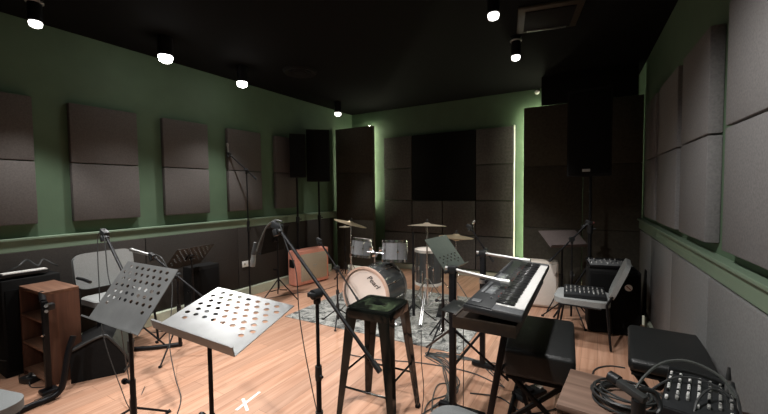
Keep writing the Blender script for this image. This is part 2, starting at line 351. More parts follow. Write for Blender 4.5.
def music_stand(label, c, yaw, tilt, roll=0, w=.5, d=.34, m=deskm, holes=True, foot=.28, legs=3, group='perforated orchestra music stands', lean=0, rows=(8, 15), hr=(-.06, .15), lyaw=20, off=(0, 0)):
    """c = centre of the desk plate in the room; the post stands straight below it"""
    Rm = rotm(yaw, tilt, roll); c = V(c); t = thing('music_stand', label, 'music stand', (c.x, c.y, 0), 0, group)
    Td = M.Translation((0, 0, c.z)) @ Rm.to_4x4()
    mb = perf(w, d, rows[0], rows[1], hr[0], hr[1]) if holes else MB().box((0, 0, -.0015), (w, d, .003))
    dk = mb.xf(Td).build('desk', m, t, False)
    MB().box((0, -d/2-.001, .018), (w, .003, .042)).box((0, -d/2+.002, .038), (w, .008, .003)).xf(Td).build('lip', m, t)
    bk = Td @ V((0, .0, -.03))
    b = Td @ V((0, 0, -.04)) + V((*off, 0)); zt = b.z
    lb = Td.inverted() @ b
    MB().box((lb.x, lb.y, -.012), (.10, .06, .02), bev=.005).cyl((lb.x, lb.y, -.012), (lb.x, lb.y, lb.z-.012), .016).xf(Td).build('desk_bracket', black, t)
    MB().cyl((b.x, b.y, zt*.5), (b.x, b.y, zt), .010, n=14).build('upper_post', black, t)
    MB().cyl((b.x, b.y, foot*.55), (b.x, b.y, zt*.52), .0145, n=14).build('lower_post', black, t)
    MB().cyl((b.x-.05, b.y-.01, zt*.50), (b.x, b.y, zt*.50), .008).lathe([(0, 0), (.014, 0), (.016, .01), (.014, .022), (0, .022)], M.Translation((b.x-.07, b.y-.012, zt*.5)) @ M.Rotation(R_(90), 4, 'Y')).build('knob', black, t)
    for k in range(legs):
        a = R_(lyaw+360*k/legs); e = V((cos(a), sin(a), 0))
        MB().cyl(V((b.x, b.y, foot))+e*.012, V((b.x, b.y, .012))+e*max(foot, .24), .008).cyl(V((b.x, b.y, foot*.5))+e*.012, V((b.x, b.y, foot*.5))+e*foot*.45, .006).build('leg', black, t)
    return t
music_stand('perforated black music stand upright at left, in front of the grey chair', (-2.113, .945, .967), 1.1, 53.2, rows=(7, 17), hr=(-.09, .16), foot=.16, off=(-.048, -.027))
music_stand('perforated music stand laid nearly flat, shining white, in the front centre', (-1.42, 1.0, .951), 2.9, 16.6, 3.5, rows=(7, 17), hr=(-.09, .155), foot=.16, off=(-.105, -.02), lyaw=-60)
music_stand('dark perforated music stand seen from behind by the left wall', (-3.95, 2.36, .78), -80, 46, m=desk_d, rows=(8, 17), hr=(-.10, .16))
music_stand('solid black music stand seen from behind near the salmon cabinet', (-3.85, 3.52, .84), -80, 74, m=blackm, holes=False, d=.36, group='plain music stands')
music_stand('dark grey music stand beside the cymbals, seen almost edge on', (-1.235, 3.20, .915), 84, 52, m=mat('smoky_desk', (.07, .085, .075), .4, .3, noise=.1), w=.42, d=.34, group='plain music stands', rows=(4, 11), hr=(-.13, -.02))
music_stand('pale brown music stand far right in front of the stage wing', (-.38, 4.95, .885), 38, 32, m=mat('pale_desk', (.09, .07, .065), .6, .0, noise=.1), w=.5, d=.32, holes=False, group='plain music stands', lyaw=0)

# ------------------------------------------------------------------ microphone stands and cables
def mic(label, tip, d, L=.16, r=.012, head=.02, m=black, hm=silver, name='microphone', cat='microphone'):
    """microphone lying along unit d, tip = grille end"""
    t = thing(name, label, cat, tip); d = nrm(d); q = d.to_track_quat('Z', 'Y').to_matrix().to_4x4()
    MB().lathe([(r*.8, -L), (r, -L+.01), (r*1.25, -.055), (r*1.3, -.045), (0, -.045)], q, 16).build('handle', m, t)
    MB().lathe([(0, -.045), (head*.75, -.045), (head, -.03), (head, -.012), (head*.7, 0), (0, .004)], q, 16).build('grille', hm, t)
    return t
def xlr(label, tip, d):
    t = thing('cable_connector', label, 'connector', tip); d = nrm(d); q = d.to_track_quat('Z', 'Y').to_matrix().to_4x4()
    MB().lathe([(0, 0), (.0095, 0), (.0095, -.032), (.0085, -.034), (.0085, -.05), (0, -.05)], q, 16).build('barrel', silver, t)
    MB().lathe([(.0085, -.05), (.0095, -.052), (.006, -.085), (.0045, -.10), (0, -.10)], q, 14).build('boot', rubber, t)
    return t
def cable(label, pts, r=.0032, m=rubber, sub=8, group=None):
    o = MB().tube(pts, r, 6, sub=sub).build('cable', m); return tag(o, label, 'cable', group)
def mic_stand(label, base, zc, boom=None, foot=.32, round_base=False, lyaw=0, group='microphone stands', clip=True, legz=.30, pr=.010, lean=None, mast_top=None):
    """base (x,y); zc clutch height; boom = (end A, end B) in room coordinates passing the clutch"""
    x, y = base; t = thing('microphone_stand', label, 'microphone stand', (x, y, 0), 0, group); o = V((x, y, 0))
    if round_base:
        MB().lathe([(0, 0), (.13, 0), (.13, .012), (.11, .02), (.02, .03), (.018, .06), (0, .06)]).build('base', black, t)
    else:
        MB().cyl((0, 0, legz-.06), (0, 0, legz+.05), .020, n=14).build('leg_hub', blackp, t)
        for k in range(3):
            a = R_(lyaw+120*k); e = V((cos(a), sin(a), 0))
            MB().tube([V((0, 0, legz-.02))+e*.018, V((0, 0, .01))+e*foot], .0075, 8).cyl(V((0, 0, .0))+e*(foot-.015), V((0, 0, .014))+e*(foot+.012), .011).build('leg', black, t)
    MB().cyl((0, 0, .05), (0, 0, zc*.58), pr*1.15, n=12).build('lower_pole', black, t)
    MB().cyl((0, 0, zc*.55), (0, 0, zc), pr*.8, n=12).build('upper_pole', black, t)
    MB().lathe([(0, zc*.53), (.017, zc*.53), (.019, zc*.56), (.017, zc*.61), (0, zc*.61)], None, 14).cyl((0, 0, zc*.56), (.035, -.01, zc*.56), .007).build('height_clutch', blackp, t)
    if boom:
        A, B = V(boom[0])-o, V(boom[1])-o; d = (B-A).normalized()
        MB().cyl(A, B, .0095, n=10).build('boom', black, t)
        MB().cyl(B-d*.01, B+d*.045, .014, n=12).build('counterweight', blackp, t)
        c = V((0, 0, zc)); n_ = d.cross(V((0, 0, 1))).normalized()
        MB().cyl(c-n_*.02, c+n_*.03, .026, n=18).box(c-V((0, 0, .03)), (.03, .03, .05), bev=.006).box(c+n_*.035, (.05, .018, .024), bev=.005).build('boom_clutch', blackp, t)
        if clip:
            MB().box(A, (.075, .036, .042), rotm(0, 0, 20), bev=.008).cyl(A-d*.03, A+d*.05, .017).box(A+V((0, -.01, -.035)), (.03, .03, .04), rotm(0, 0, -20), bev=.006).build('mic_clip', blackp, t)
    return t
# 1 left stand with empty clip
def onl(A, B, s): return V(A)+(V(B)-V(A))*s
A, B = (-2.84, 1.12, 1.235), (-2.50, 1.115, .90); mic_stand('microphone stand at far left with empty clip above the grey chair', (-2.544, 1.116), .93, (A, B), lyaw=200, foot=.2, legz=.14)
cable('thin black cable looping over the far left microphone clip down past the chair', [(-2.87, 1.12, 1.25), (-2.91, 1.12, 1.24), (-2.95, 1.12, 1.16), (-2.93, 1.11, .9), (-2.88, 1.10, .55), (-2.8, 1.15, .2), (-2.75, 1.2, .006), (-3.0, 1.4, .006)])
cable('short black cable hanging along the far left boom', [(-2.83, 1.11, 1.25), (-2.79, 1.10, 1.18), (-2.75, 1.09, 1.02), (-2.70, 1.08, .93), (-2.66, 1.1, .8), (-2.7, 1.15, .4), (-2.72, 1.2, .006)])
# 2 left-centre boom with silver microphone
A, B = V((-3.62, 1.80, .91)), V((-3.09, 2.05, .45)); cl = onl(A, B, .42)
mic_stand('boom stand running behind the flat music stand with small silver microphone', (cl.x-.03, cl.y+.02), cl.z, (A, B), lyaw=-55, foot=.36, pr=.014)
mic('slim silver microphone pointing left at the tip of the left boom', (-3.84, 1.715, .965), V((-.2, -.08, .05)), L=.20, r=.013, head=.019, hm=silver, m=silver)
cable('thin black cable drooping from the silver microphone clip to the floor', [(-3.60, 1.81, .925), (-3.50, 1.83, .88), (-3.38, 1.84, .70), (-3.28, 1.78, .50), (-3.10, 1.65, .25), (-2.85, 1.55, .06), (-2.6, 1.45, .006), (-2.4, 1.3, .006)], .004)
# 3 centre boom in front of stool
A, B = V((-1.60, 1.48, 1.30)), V((-.885, 1.385, .70)); cl = onl(A, B, .53)
mic_stand('large boom stand in the front centre crossing before the stool', (cl.x-.025, cl.y-.02), cl.z-.01, (A, B), lyaw=80, pr=.012)
MBx = V((-1.60, 1.48, 1.32))
cable('grey cable curving down from the top of the centre boom', [MBx+V((.04, 0, .01)), MBx+V((-.02, 0, .012)), MBx+V((-.09, -.0, -.03)), MBx+V((-.15, -.0, -.12)), MBx+V((-.18, 0, -.18))], .0045, rubber_l)
t = xlr('silver cable connector dangling from the centre boom', MBx+V((-.222, .0, -.275)), V((-.18, 0, -1))); t.scale = (1.6, 1.6, 1.5)
cable('long thin cable hanging from the centre boom to the floor', [MBx+V((.03, -.01, -.0)), (-1.50, 1.46, 1.18), (-1.44, 1.46, 1.06), (-1.42, 1.46, .8), (-1.37, 1.47, .5), (-1.30, 1.49, .2), (-1.2, 1.55, .006), (-1.0, 1.7, .006)])
# 4 tall straight stand at left wall
x4, y4 = -4.16, 3.34
A, B = V((-4.33, 3.18, 2.02)), V((-4.10, 3.40, 1.70)); cl = onl(A, B, .70)
mic_stand('tall straight microphone stand on a round base against the left wall', (cl.x, cl.y), cl.z, (A, B), round_base=True)
mic('white and silver microphone upright at the top of the tall wall stand', (-4.33, 3.16, 2.16), V((0, -.1, 1)), L=.17, r=.010, head=.016, m=silver)
# 5 low stand in front of the bass drum
A, B = V((-2.80, 3.22, .93)), V((-2.25, 3.18, .34)); cl = onl(A, B, .5)
mic_stand('low black boom stand standing in front of the white bass drum', (cl.x, cl.y), cl.z, (A, B), lyaw=180, foot=.22, legz=.18)
# 6 drum overhead
A, B = V((-1.26, 4.0, 1.08)), V((-1.02, 4.0, .74)); cl = onl(A, B, .75)
mic_stand('slanting drum microphone stand behind the keyboard arms', (cl.x, cl.y), cl.z, (A, B), lyaw=40, foot=.26)
mic('small pale microphone angled up right above the ride cymbal', (-1.20, 4.0, 1.15), V((.6, 0, 1)), L=.15, r=.009, head=.014)
# 7 straight dark pole right of drums
mic_stand('straight dark microphone stand between drums and keyboard', (-1.83, 3.72), 1.02, None, foot=.25, lyaw=20, legz=.2, pr=.014)
# 8 rear right stands
A, B = V((-.10, 4.62, 1.12)), V((-.46, 4.50, .70)); cl = onl(A, B, .45)
mic_stand('dark boom stand beside the tall loudspeaker stand at right', (cl.x, cl.y), cl.z, (A, B), lyaw=60, foot=.30)
mic('dark reddish microphone near the loudspeaker pole at right', (-.17, 4.62, 1.06), V((-1, 0, -.5)), L=.14, r=.012, head=.02, m=mat('dark_red_body', (.12, .03, .02), .5, noise=.1), hm=blackp)
# 9 small boom with pale cymbal-like disc by the salmon cabinet
mic_stand('thin black stand behind the salmon cabinet', (-3.80, 5.05), .86, None, foot=.25, lyaw=20, legz=.2)
o = MB().lathe([(0, .02), (.015, .02), (.03, .01), (.10, 0), (.10, -.004), (.03, .004), (0, .012)]).build('splash_cymbal', cymb_w, None, loc=(-3.80, 5.05, .875)); tag(o, 'small pale round cymbal on a stand above the salmon cabinet', 'cymbal')

# ------------------------------------------------------------------ loudspeakers on poles
def pa(label, c, yaw, w, d, h, z0, polelabel, badge_at=None, foot=.4, lyaw=30):
    t = thing('loudspeaker', label, 'loudspeaker', (c[0], c[1], z0), yaw)
    MB().prism([(-w/2, -d/2), (w/2, -d/2), (w/2*.7, d/2), (-w/2*.7, d/2)], 0, h).build('cabinet', blackm, t)
    MB().box((0, -d/2-.006, h/2), (w*.92, .012, h*.94), bev=.005).build('grille', pblack, t)
    MB().box((w/2*.86, 0, h*.7), (.02, .12, .04), bev=.006).build('handle', blackp, t)
    if badge_at: MB().box((badge_at, -d/2-.014, .06), (.075, .006, .028), bev=.002).build('badge', badge, t)
    s = thing('speaker_stand', polelabel, 'speaker stand', (c[0], c[1], 0), yaw)
    MB().cyl((0, 0, .12), (0, 0, 1.05), .02, n=16).build('lower_pole', black, s)
    MB().cyl((0, 0, 1.0), (0, 0, z0), .016, n=16).build('upper_pole', black, s)
    MB().cyl((0, 0, 1.0), (0, 0, 1.09), .03, n=16).cyl((0, 0, 1.05), (.06, 0, 1.05), .008).build('collar', blackp, s)
    for k in range(3):
        a = R_(lyaw+120*k); e = V((cos(a), sin(a), 0))
        MB().cyl(V((0, 0, .62))+e*.02, V((0, 0, .015))+e*foot, .011).cyl(V((0, 0, .2))+e*.01, V((0, 0, .24))+e*foot*.63, .007).build('leg', black, s)
pa('small black loudspeaker on a pole by the left wall', (-4.185, 4.31), 55, .25, .22, .68, 1.72, 'black pole stand of the small left loudspeaker', foot=.10)
pa('wide black loudspeaker in the back left corner', (-4.12, 4.76), 40, .38, .26, .86, 1.66, 'black pole stand in the back left corner', foot=.16)
pa('large black loudspeaker with a small grey badge at right', (-.09, 4.62), -6, .42, .34, .92, 1.63, 'thick black pole stand under the large right loudspeaker', badge_at=-.02, foot=.36, lyaw=80)

# ------------------------------------------------------------------ salmon guitar cabinet
t = thing('guitar_cabinet', 'salmon orange guitar speaker cabinet with beige grille by the left wall', 'guitar amplifier', (-3.985, 4.43, 0), 80)
# local -y faces the room, x along the front
W_, D_, H_ = .66, .22, .55
MB().box((0, D_/2, H_/2+.012), (W_, D_, H_), bev=.022, seg=3).build('shell', salmon, t)
MB().box((.02, -.001, H_/2+.01), (W_-.14, .012, H_-.12), bev=.004).build('grille', grille, t)
MB().box((.03, -.010, H_/2+.03), (.085, .006, .016), bev=.003).box((.03, -.010, H_/2+.0), (.05, .006, .006)).build('badge', badge, t)
MB().box((-W_/2-.002, D_*.5, .36), (.012, .13, .13), bev=.01).build('side_handle', blackm, t)
for sx in (-.28, .28):
    for sy in (.04, .20): MB().cyl((sx, sy, 0), (sx, sy, .014), .015).build('foot', blackm, t)

# ------------------------------------------------------------------ rug and drum kit
o = MB().box((0, 0, .004), (2.15, 1.75, .008), bev=.003).build('rug', rugm, None, loc=(-2.17, 3.97, 0)); o.rotation_euler = (0, 0, R_(1.5)); tag(o, 'grey and white mottled rug under the drum kit', 'rug')
def drum(name, label, loc, r, h, m, T=None, lugs=8, headm=skin, hoopm=chrome, cat='drum', rim=.012, both=True):
    t = thing(name, label, cat, loc); T = T or M.Identity(4)
    MB().lathe([(r*.97, 0), (r, .004), (r, h-.004), (r*.97, h)], T, 48).build('shell', m, t)
    MB().lathe([(0, h+.002), (r*.96, h+.002), (r*.985, h-.004)], T, 48).build('batter_head', headm, t)
    MB().lathe([(r*1.0, h-.02), (r*1.035, h-.02), (r*1.035, h+rim), (r*.985, h+rim), (r*.985, h-.004)], T, 48).build('hoop', hoopm, t)
    if both:
        MB().lathe([(r*1.0, .02), (r*1.035, .02), (r*1.035, -rim), (r*.985, -rim), (r*.985, .004)], T, 48).build('hoop', hoopm, t)
        MB().lathe([(0, -.002), (r*.96, -.002), (r*.985, .004)], T, 48).build('resonant_head', headm, t)
    for k in range(lugs):
        a = 2*pi*k/lugs+.2; e = V((cos(a), sin(a), 0)); 
        mb = MB(); mb.box(e*(r+.008)+V((0, 0, h*.5)), (.022, .014, .035 if h < .3 else .05), rotm(math.degrees(a)+90), bev=.005)
        mb.cyl(e*(r*1.035)+V((0, 0, .01)), e*(r*1.035)+V((0, 0, h-.01)), .0032, n=6).xf(T).build('lug', chrome, t)
    return t
BD = V((-2.29, 3.42, .322)); TB = M.Rotation(R_(-90), 4, 'X')     # local z -> +y
t = drum('bass_drum', 'large grey bass drum with white front head lettered Pearl on the rug', BD, .288, .44, darkshell, TB, 10, rim=.02, hoopm=silver)
fr = [c for c in t.children if c.name.startswith('resonant_head')][0]
MB().lathe([(.287, -.030), (.310, -.030), (.310, .008), (.289, .008)], TB, 64).build('front_hoop', mat('pink_maple_hoop', (.55, .38, .30), .35, noise=.1), t)
fc = bpy.data.curves.new('logo', 'FONT'); fc.body = 'Pearl'; fc.size = .088; fc.extrude = .0006; fc.offset = .0012; fc.shear = .35; fc.align_x = 'CENTER'
lo = bpy.data.objects.new('logo', fc); C.objects.link(lo); bpy.context.view_layer.update()
dg = bpy.context.evaluated_depsgraph_get(); me = bpy.data.meshes.new_from_object(lo.evaluated_get(dg)); bpy.data.objects.remove(lo)
lo = bpy.data.objects.new('logo', me); C.objects.link(lo); me.materials.clear(); me.materials.append(logo_m); lo.parent = t
lo.matrix_local = M.Translation((.085, -.0045, .125)) @ M.Rotation(R_(40), 4, 'Y') @ M.Rotation(R_(90), 4, 'X')
for sx in (-1, 1):
    MB().tube([(sx*.27, .10, -.12), (sx*.40, -.02, -.30)], .009).cyl((sx*.40, -.02, -.302), (sx*.385, -.005, -.28), .013).build('spur', chrome, t)
MB().cyl((0, .2, .28), (0, .2, .42), .014).box((0, .2, .295), (.06, .05, .03), bev=.006).box((0, .2, .42), (.05, .05, .06), bev=.01).cyl((-.10, .2, .44), (.12, .2, .44), .009).build('tom_holder', chrome, t)
for k, (tx, ty, r, h, z, rx, ry, lb) in enumerate(((-2.615, 3.80, .125, .215, .665, -9, 3, 'smaller grey sparkle tom on the left above the bass drum'), (-2.10, 3.76, .150, .235, .655, -9, -3, 'larger grey sparkle tom on the right above the bass drum'))):
    T = M.Rotation(R_(rx), 4, 'X') @ M.Rotation(R_(ry), 4, 'Y')
    tt = drum('tom_drum', lb, (tx, ty, z), r, h, sparkle, T, 6)
    sx = 1 if k == 0 else -1
    MB().box(V((sx*(r+.03), 0, h*.55)), (.06, .035, .05), bev=.008).cyl((sx*(r+.03), 0, h*.55), (sx*(r+.095), .0, h*.25), .010).build('bracket', chrome, tt)
    tt['group'] = 'rack toms on the bass drum'
ft = drum('floor_tom', 'dark floor tom with white hoop behind the rack toms', (-1.86, 4.22, .32), .17, .42, darkshell, None, 6, hoopm=mat('white_hoop', (.7, .68, .63), .35, .3, noise=.05))
for k in range(3):
    a = 2*pi*k/3+.5; MB().tube([V((.18*cos(a), .18*sin(a), .18)), V((.19*cos(a), .19*sin(a), -.25)), V((.22*cos(a), .22*sin(a), -.32))], .007).box(V((.182*cos(a), .182*sin(a), .15)), (.025, .025, .05), bev=.005).build('leg', chrome, ft)
def cymbal(label, x, y, z, r, tx, ty, foot=.26, m=bronze, lyaw=0, cup=.022, base_z=0.008, double=False):
    t = thing('cymbal_stand', label, 'cymbal', (x, y, base_z), 0, 'cymbals on chrome stands'); z -= base_z
    MB().cyl((0, 0, .10), (0, 0, z*.55), .0125, n=12).build('lower_tube', chrome, t); MB().cyl((0, 0, z*.5), (0, 0, z-.03), .009, n=12).build('upper_tube', chrome, t)
    MB().cyl((0, 0, z*.53), (0, 0, z*.58), .019, n=14).cyl((0, 0, z*.555), (.045, 0, z*.555), .005).build('clamp', chrome, t)
    MB().cyl((0, 0, z-.06), (0, 0, z-.025), .014, n=12).build('tilter', chrome, t)
    T = M.Translation((0, 0, z)) @ M.Rotation(R_(ty), 4, 'Y') @ M.Rotation(R_(tx), 4, 'X')
    pr = [(0, .022), (.012, .023), (.03, .018), (.045, .008), (r*.6, -.003), (r, -.016), (r, -.0175), (r*.6, -.0045), (.045, .006), (0, .018)]
    MB().lathe(pr, T, 56).build('cymbal', m, t)
    if double: MB().lathe([(a, -b-.035) for a, b in pr], T, 56).build('cymbal', m, t)
    MB().cyl((0, 0, -.03), (0, 0, .06), .004).lathe([(0, .02), (.016, .02), (.016, .034), (.006, .036), (0, .036)]).lathe([(.006, .045), (.013, .045), (.010, .06), (0, .06)]).xf(T).build('wing_nut', blackp, t)
    for k in range(3):
        a = R_(lyaw+120*k); e = V((cos(a), sin(a), 0)); n_ = V((-sin(a), cos(a), 0))
        mb = MB()
        for s in (-.009, .009): mb.tube([V((0, 0, .46))+e*.014+n_*s, V((0, 0, .012))+e*foot+n_*s], .0045, 6).cyl(V((0, 0, .12))+n_*s, V((0, 0, .24))+e*foot*.5+n_*s, .004, n=6)
        mb.cyl(V((0, 0, .0))+e*(foot-.01), V((0, 0, .02))+e*(foot+.01), .014); mb.build('leg', chrome, t)
cymbal('tilted crash cymbal at the left of the drum kit', -3.00, 4.12, 1.055, .235, -9, 13, lyaw=30)
cymbal('level crash cymbal behind the straight dark microphone stand', -1.72, 3.86, 1.10, .225, -5, -1, m=cymb_w, lyaw=-80, foot=.32)
cymbal('pair of bronze cymbals half hidden behind the grey music stand', -1.36, 3.84, .99, .19, -3, 3, foot=.30, lyaw=20, double=True)
# bass drum pedal and hardware on the rug
t = thing('drum_pedal', 'black and chrome foot pedal behind the bass drum', 'drum pedal', (-1.62, 4.05, .008), 15)
MB().box((0, 0, .008), (.10, .28, .016), bev=.004).build('base', blackp, t)
MB().box((0, -.01, .055), (.08, .26, .012), rotm(0, 12), bev=.004).build('footboard', blackp, t)
MB().box((-.045, .12, .07), (.012, .02, .13), bev=.003).box((.045, .12, .07), (.012, .02, .13), bev=.003).cyl((-.05, .12, .13), (.05, .12, .13), .008).build('frame', chrome, t)
t = thing('drum_throne', 'low round black drum seat behind the drums', 'drum stool', (-1.98, 4.80, 0))
MB().lathe([(0, .40), (.15, .40), (.17, .42), (.17, .46), (.15, .48), (0, .48)]).build('seat', vinyl, t); MB().cyl((0, 0, .1), (0, 0, .41), .014).build('post', chrome, t)
for k in range(3):
    e = V((cos(2.1*k+.4), sin(2.1*k+.4), 0)); MB().cyl(V((0, 0, .28)), V((0, 0, .008))+e*.24, .008).build('leg', chrome, t)
# ------------------------------------------------------------------ metal bar stool
t = thing('bar_stool', 'black glossy metal bar stool with a slot in the seat, front centre', 'stool', (-1.243, 2.0, 0), 4)
bm = bmesh.new()
def sqr(h, rc, n=5):
    p = []
    for cx, cy, a0 in ((h-rc, h-rc, 0), (-h+rc, h-rc, 90), (-h+rc, -h+rc, 180), (h-rc, -h+rc, 270)):
        for k in range(n+1): a = R_(a0+90*k/n); p.append((cx+rc*cos(a), cy+rc*sin(a)))
    return p
rings = []
for h, rc, z in ((.156, .03, .695), (.160, .035, .742), (.157, .035, .757), (.147, .032, .763), (.130, .03, .760), (.10, .025, .757), (.05, .02, .755)):
    rings.append([bm.verts.new((x, y, z)) for x, y in sqr(h, rc)])
n = len(rings[0])
for A_r, B_r in zip(rings, rings[1:]):
    for k in range(n): bm.faces.new((A_r[k], A_r[(k+1) % n], B_r[(k+1) % n], B_r[k]))
slot = [bm.verts.new((.032*cos(2*pi*k/n+pi/4*0+.1), .010*sin(2*pi*k/n+.1), .751)) for k in range(n)]
for k in range(n): bm.faces.new((rings[-1][k], rings[-1][(k+1) % n], slot[(k+1) % n], slot[k]))
low = [bm.verts.new((.030*cos(2*pi*k/n+.1), .008*sin(2*pi*k/n+.1), .735)) for k in range(n)]
for k in range(n): bm.faces.new((slot[k], slot[(k+1) % n], low[(k+1) % n], low[k]))
mb = MB(); mb.bm.free(); mb.bm = bm; st = mb.build('seat', stoolm, t)
for sx in (-1, 1):
    for sy in (-1, 1):
        q = MB(); bmv = []
        for (px, z, w) in ((.153, .735, .085), (.162, .60, .068), (.208, .02, .034)):
            cx, cy = sx*px, sy*px
            # folded L section leg
            pts = [(cx, cy), (cx-sx*w, cy), (cx-sx*w, cy-sy*.006), (cx-sx*.02, cy-sy*.02), (cx-sx*.006, cy-sy*w), (cx, cy-sy*w)]
            bmv.append([q.bm.verts.new((a, b, z)) for a, b in pts])
        for A_r, B_r in zip(bmv, bmv[1:]):
            for k in range(6): q.bm.faces.new((A_r[k], A_r[(k+1) % 6], B_r[(k+1) % 6], B_r[k]))
        q.bm.faces.new(bmv[0]); q.bm.faces.new(bmv[-1])
        lg = q.build('leg', stoolm, t, True)
        MB().box((sx*.197, sy*.197, .012), (.032, .032, .024), bev=.005).build('foot_cap', blackm, lg)
pz = lambda z: .153+(.735-z)/.715*.055
for s in (-1, 1):
    a = pz(.25)-.012; MB().cyl((-a, s*a, .25), (a, s*a, .25), .007).build('foot_rail', stoolm, t)
    a = pz(.33)-.012; MB().cyl((s*a, -a, .33), (s*a, a, .33), .007).build('foot_rail', stoolm, t)
    MB().box((0, s*.135, .70), (.24, .004, .03)).build('seat_brace', stoolm, t)

# ------------------------------------------------------------------ stage keyboard on its column stand
KC = V((-.482, 2.531, .905)); KW, KD = .30, 1.37
kb = thing('stage_keyboard', 'long grey stage keyboard with white and black keys on the column stand', 'keyboard', (KC.x, KC.y, KC.z-.035), 1.2)
kb.rotation_euler = (0, R_(4.0), R_(1.2))
MB().box((0, 0, -.006), (KW, KD, .036), bev=.008).build('body', kbbody, kb)
MB().box((-.05, 0, .015), (KW-.12, KD-.03, .006), bev=.002).build('control_panel', kbgrey if False else kbbody, kb)
for sy in (-1, 1): MB().box((.072, sy*(KD/2-.045), .014), (.15, .085, .012), bev=.004).build('end_block', kbgrey, kb)
nw = 52; y0k, y1k = -KD/2+.09, KD/2-.09; kw = (y1k-y0k)/nw
for i in range(nw):
    MB().box((.072, y0k+kw*(i+.5), .016), (.145, kw*.90, .012), bev=.0015, seg=1).build('white_key', keyw, kb)
    if i < nw-1 and (i % 7) in (0, 1, 3, 4, 5):
        MB().box((.045, y0k+kw*(i+1), .026), (.095, kw*.62, .014), bev=.002, seg=1).build('black_key', keyb, kb)
MB().box((-.09, .02, .020), (.06, .17, .004), bev=.001).build('screen', screenm, kb)
MB().box((-.075, -.33, .020), (.045, .20, .004), bev=.001).build('screen', screenm, kb)
MB().box((-.115, -.30, .020), (.018, .26, .004), bev=.001).build('label_strip', kbgrey, kb)
for i in range(16): MB().box((-.015, -.52+.068*i, .021), (.006, .012, .005), bev=.002).build('button', red if i % 3 else kbgrey, kb)
for i in range(12): MB().box((-.045, -.50+.09*i, .021), (.010, .014, .007), bev=.002).build('button', kbgrey, kb)
for i in range(9): MB().cyl((-.12, .14+.05*i, .018), (-.12, .14+.05*i, .034), .009, n=12).build('knob', kbgrey, kb)
MB().box((-.10, -.60, .020), (.05, .05, .006), bev=.003).build('joystick_plate', kbgrey, kb)
# brown wooden case below
o = MB().box((0, 0, 0), (.33, 1.22, .065), bev=.006).box((-.155, 0, .036), (.02, 1.22, .010), bev=.003).build('lower_keyboard_case', shelfw, None); o.location = (-.525, 2.46, .785); o.rotation_euler = (0, 0, R_(1.2)); tag(o, 'long dark brown wooden case lying right under the stage keyboard', 'keyboard case')
o = MB().box((0, 0, 0), (.09, .22, .006), rotm(0, 0, 4), bev=.002).build('metal_tray', desk_d, None); o.location = (-.71, 1.98, .826); tag(o, 'small satin metal plate sticking out left of the brown case', 'tray')
ks = thing('keyboard_stand', 'black two column keyboard stand with silver upper arms', 'keyboard stand', (-.84, 2.64, 0))
for j, (yy, xx, zt, ln, ax) in enumerate(((2.30, -.84, .975, .33, -.045), (2.99, -.83, .975, .33, -.03))):
    MB().box((xx+.84, yy-2.64, .49), (.042, .042, .97), bev=.006).build('column', black, ks)
    MB().box((xx+.84+(.22 if j else .06), yy-2.64, .025), (.62 if j else .32, .045, .035), bev=.010).build('foot_bar', black, ks)
    MB().cyl((xx+.84-.05, yy-2.64, zt), (xx+.84+ln, yy-2.64-.02, zt+ax), .013, n=14).build('upper_arm', silver, ks)
    MB().cyl((xx+.84+ln-.01, yy-2.64-.02, zt+ax), (xx+.84+ln+.045, yy-2.64-.022, zt+ax-.003), .019, n=14).build('arm_cap', badge, ks)
    MB().box((xx+.84, yy-2.64, zt-.01), (.06, .05, .05), bev=.008).cyl((xx+.84-.03, yy-2.66, zt-.02), (xx+.84-.03, yy-2.70, zt-.02), .01).build('arm_clamp', blackp, ks)
    MB().box((xx+.84+.20, yy-2.64, .735), (.42, .035, .028), bev=.005).build('lower_arm', black, ks)
    MB().cyl((xx+.84, yy-2.64, .72), (xx+.84, yy-2.64, .75), .03).build('ring', silver, ks)
MB().cyl((0.02, -.34, .55), (.34, -.22, .24), .008).build('brace', black, ks)
MB().cyl((-.02, -.34, .55), (-.30, -.10, .28), .008).build('brace', black, ks)
MB().cyl((0, .33, .30), (0, -.32, .30), .010).build('cross_bar', black, ks)
# folding X legs at the near end
t = thing('folding_leg_frame', 'black crossed leg with a silver foot under the near end of the keyboard', 'stand leg', (-.50, 2.05, 0))
MB().box((.0, 0, .36), (.034, .034, .74), rotm(0, 5, 10), bev=.006).build('leg', black, t)
MB().box((-.065, -.03, .03), (.036, .04, .06), rotm(0, 5, 10), bev=.006).build('foot_cap', silver, t)
MB().box((.03, .42, .36), (.026, .03, .76), rotm(0, 5, -14), bev=.006).build('leg', black, t)
MB().cyl((0, 0, .42), (.02, .42, .42), .009).build('cross_bolt', black, t)

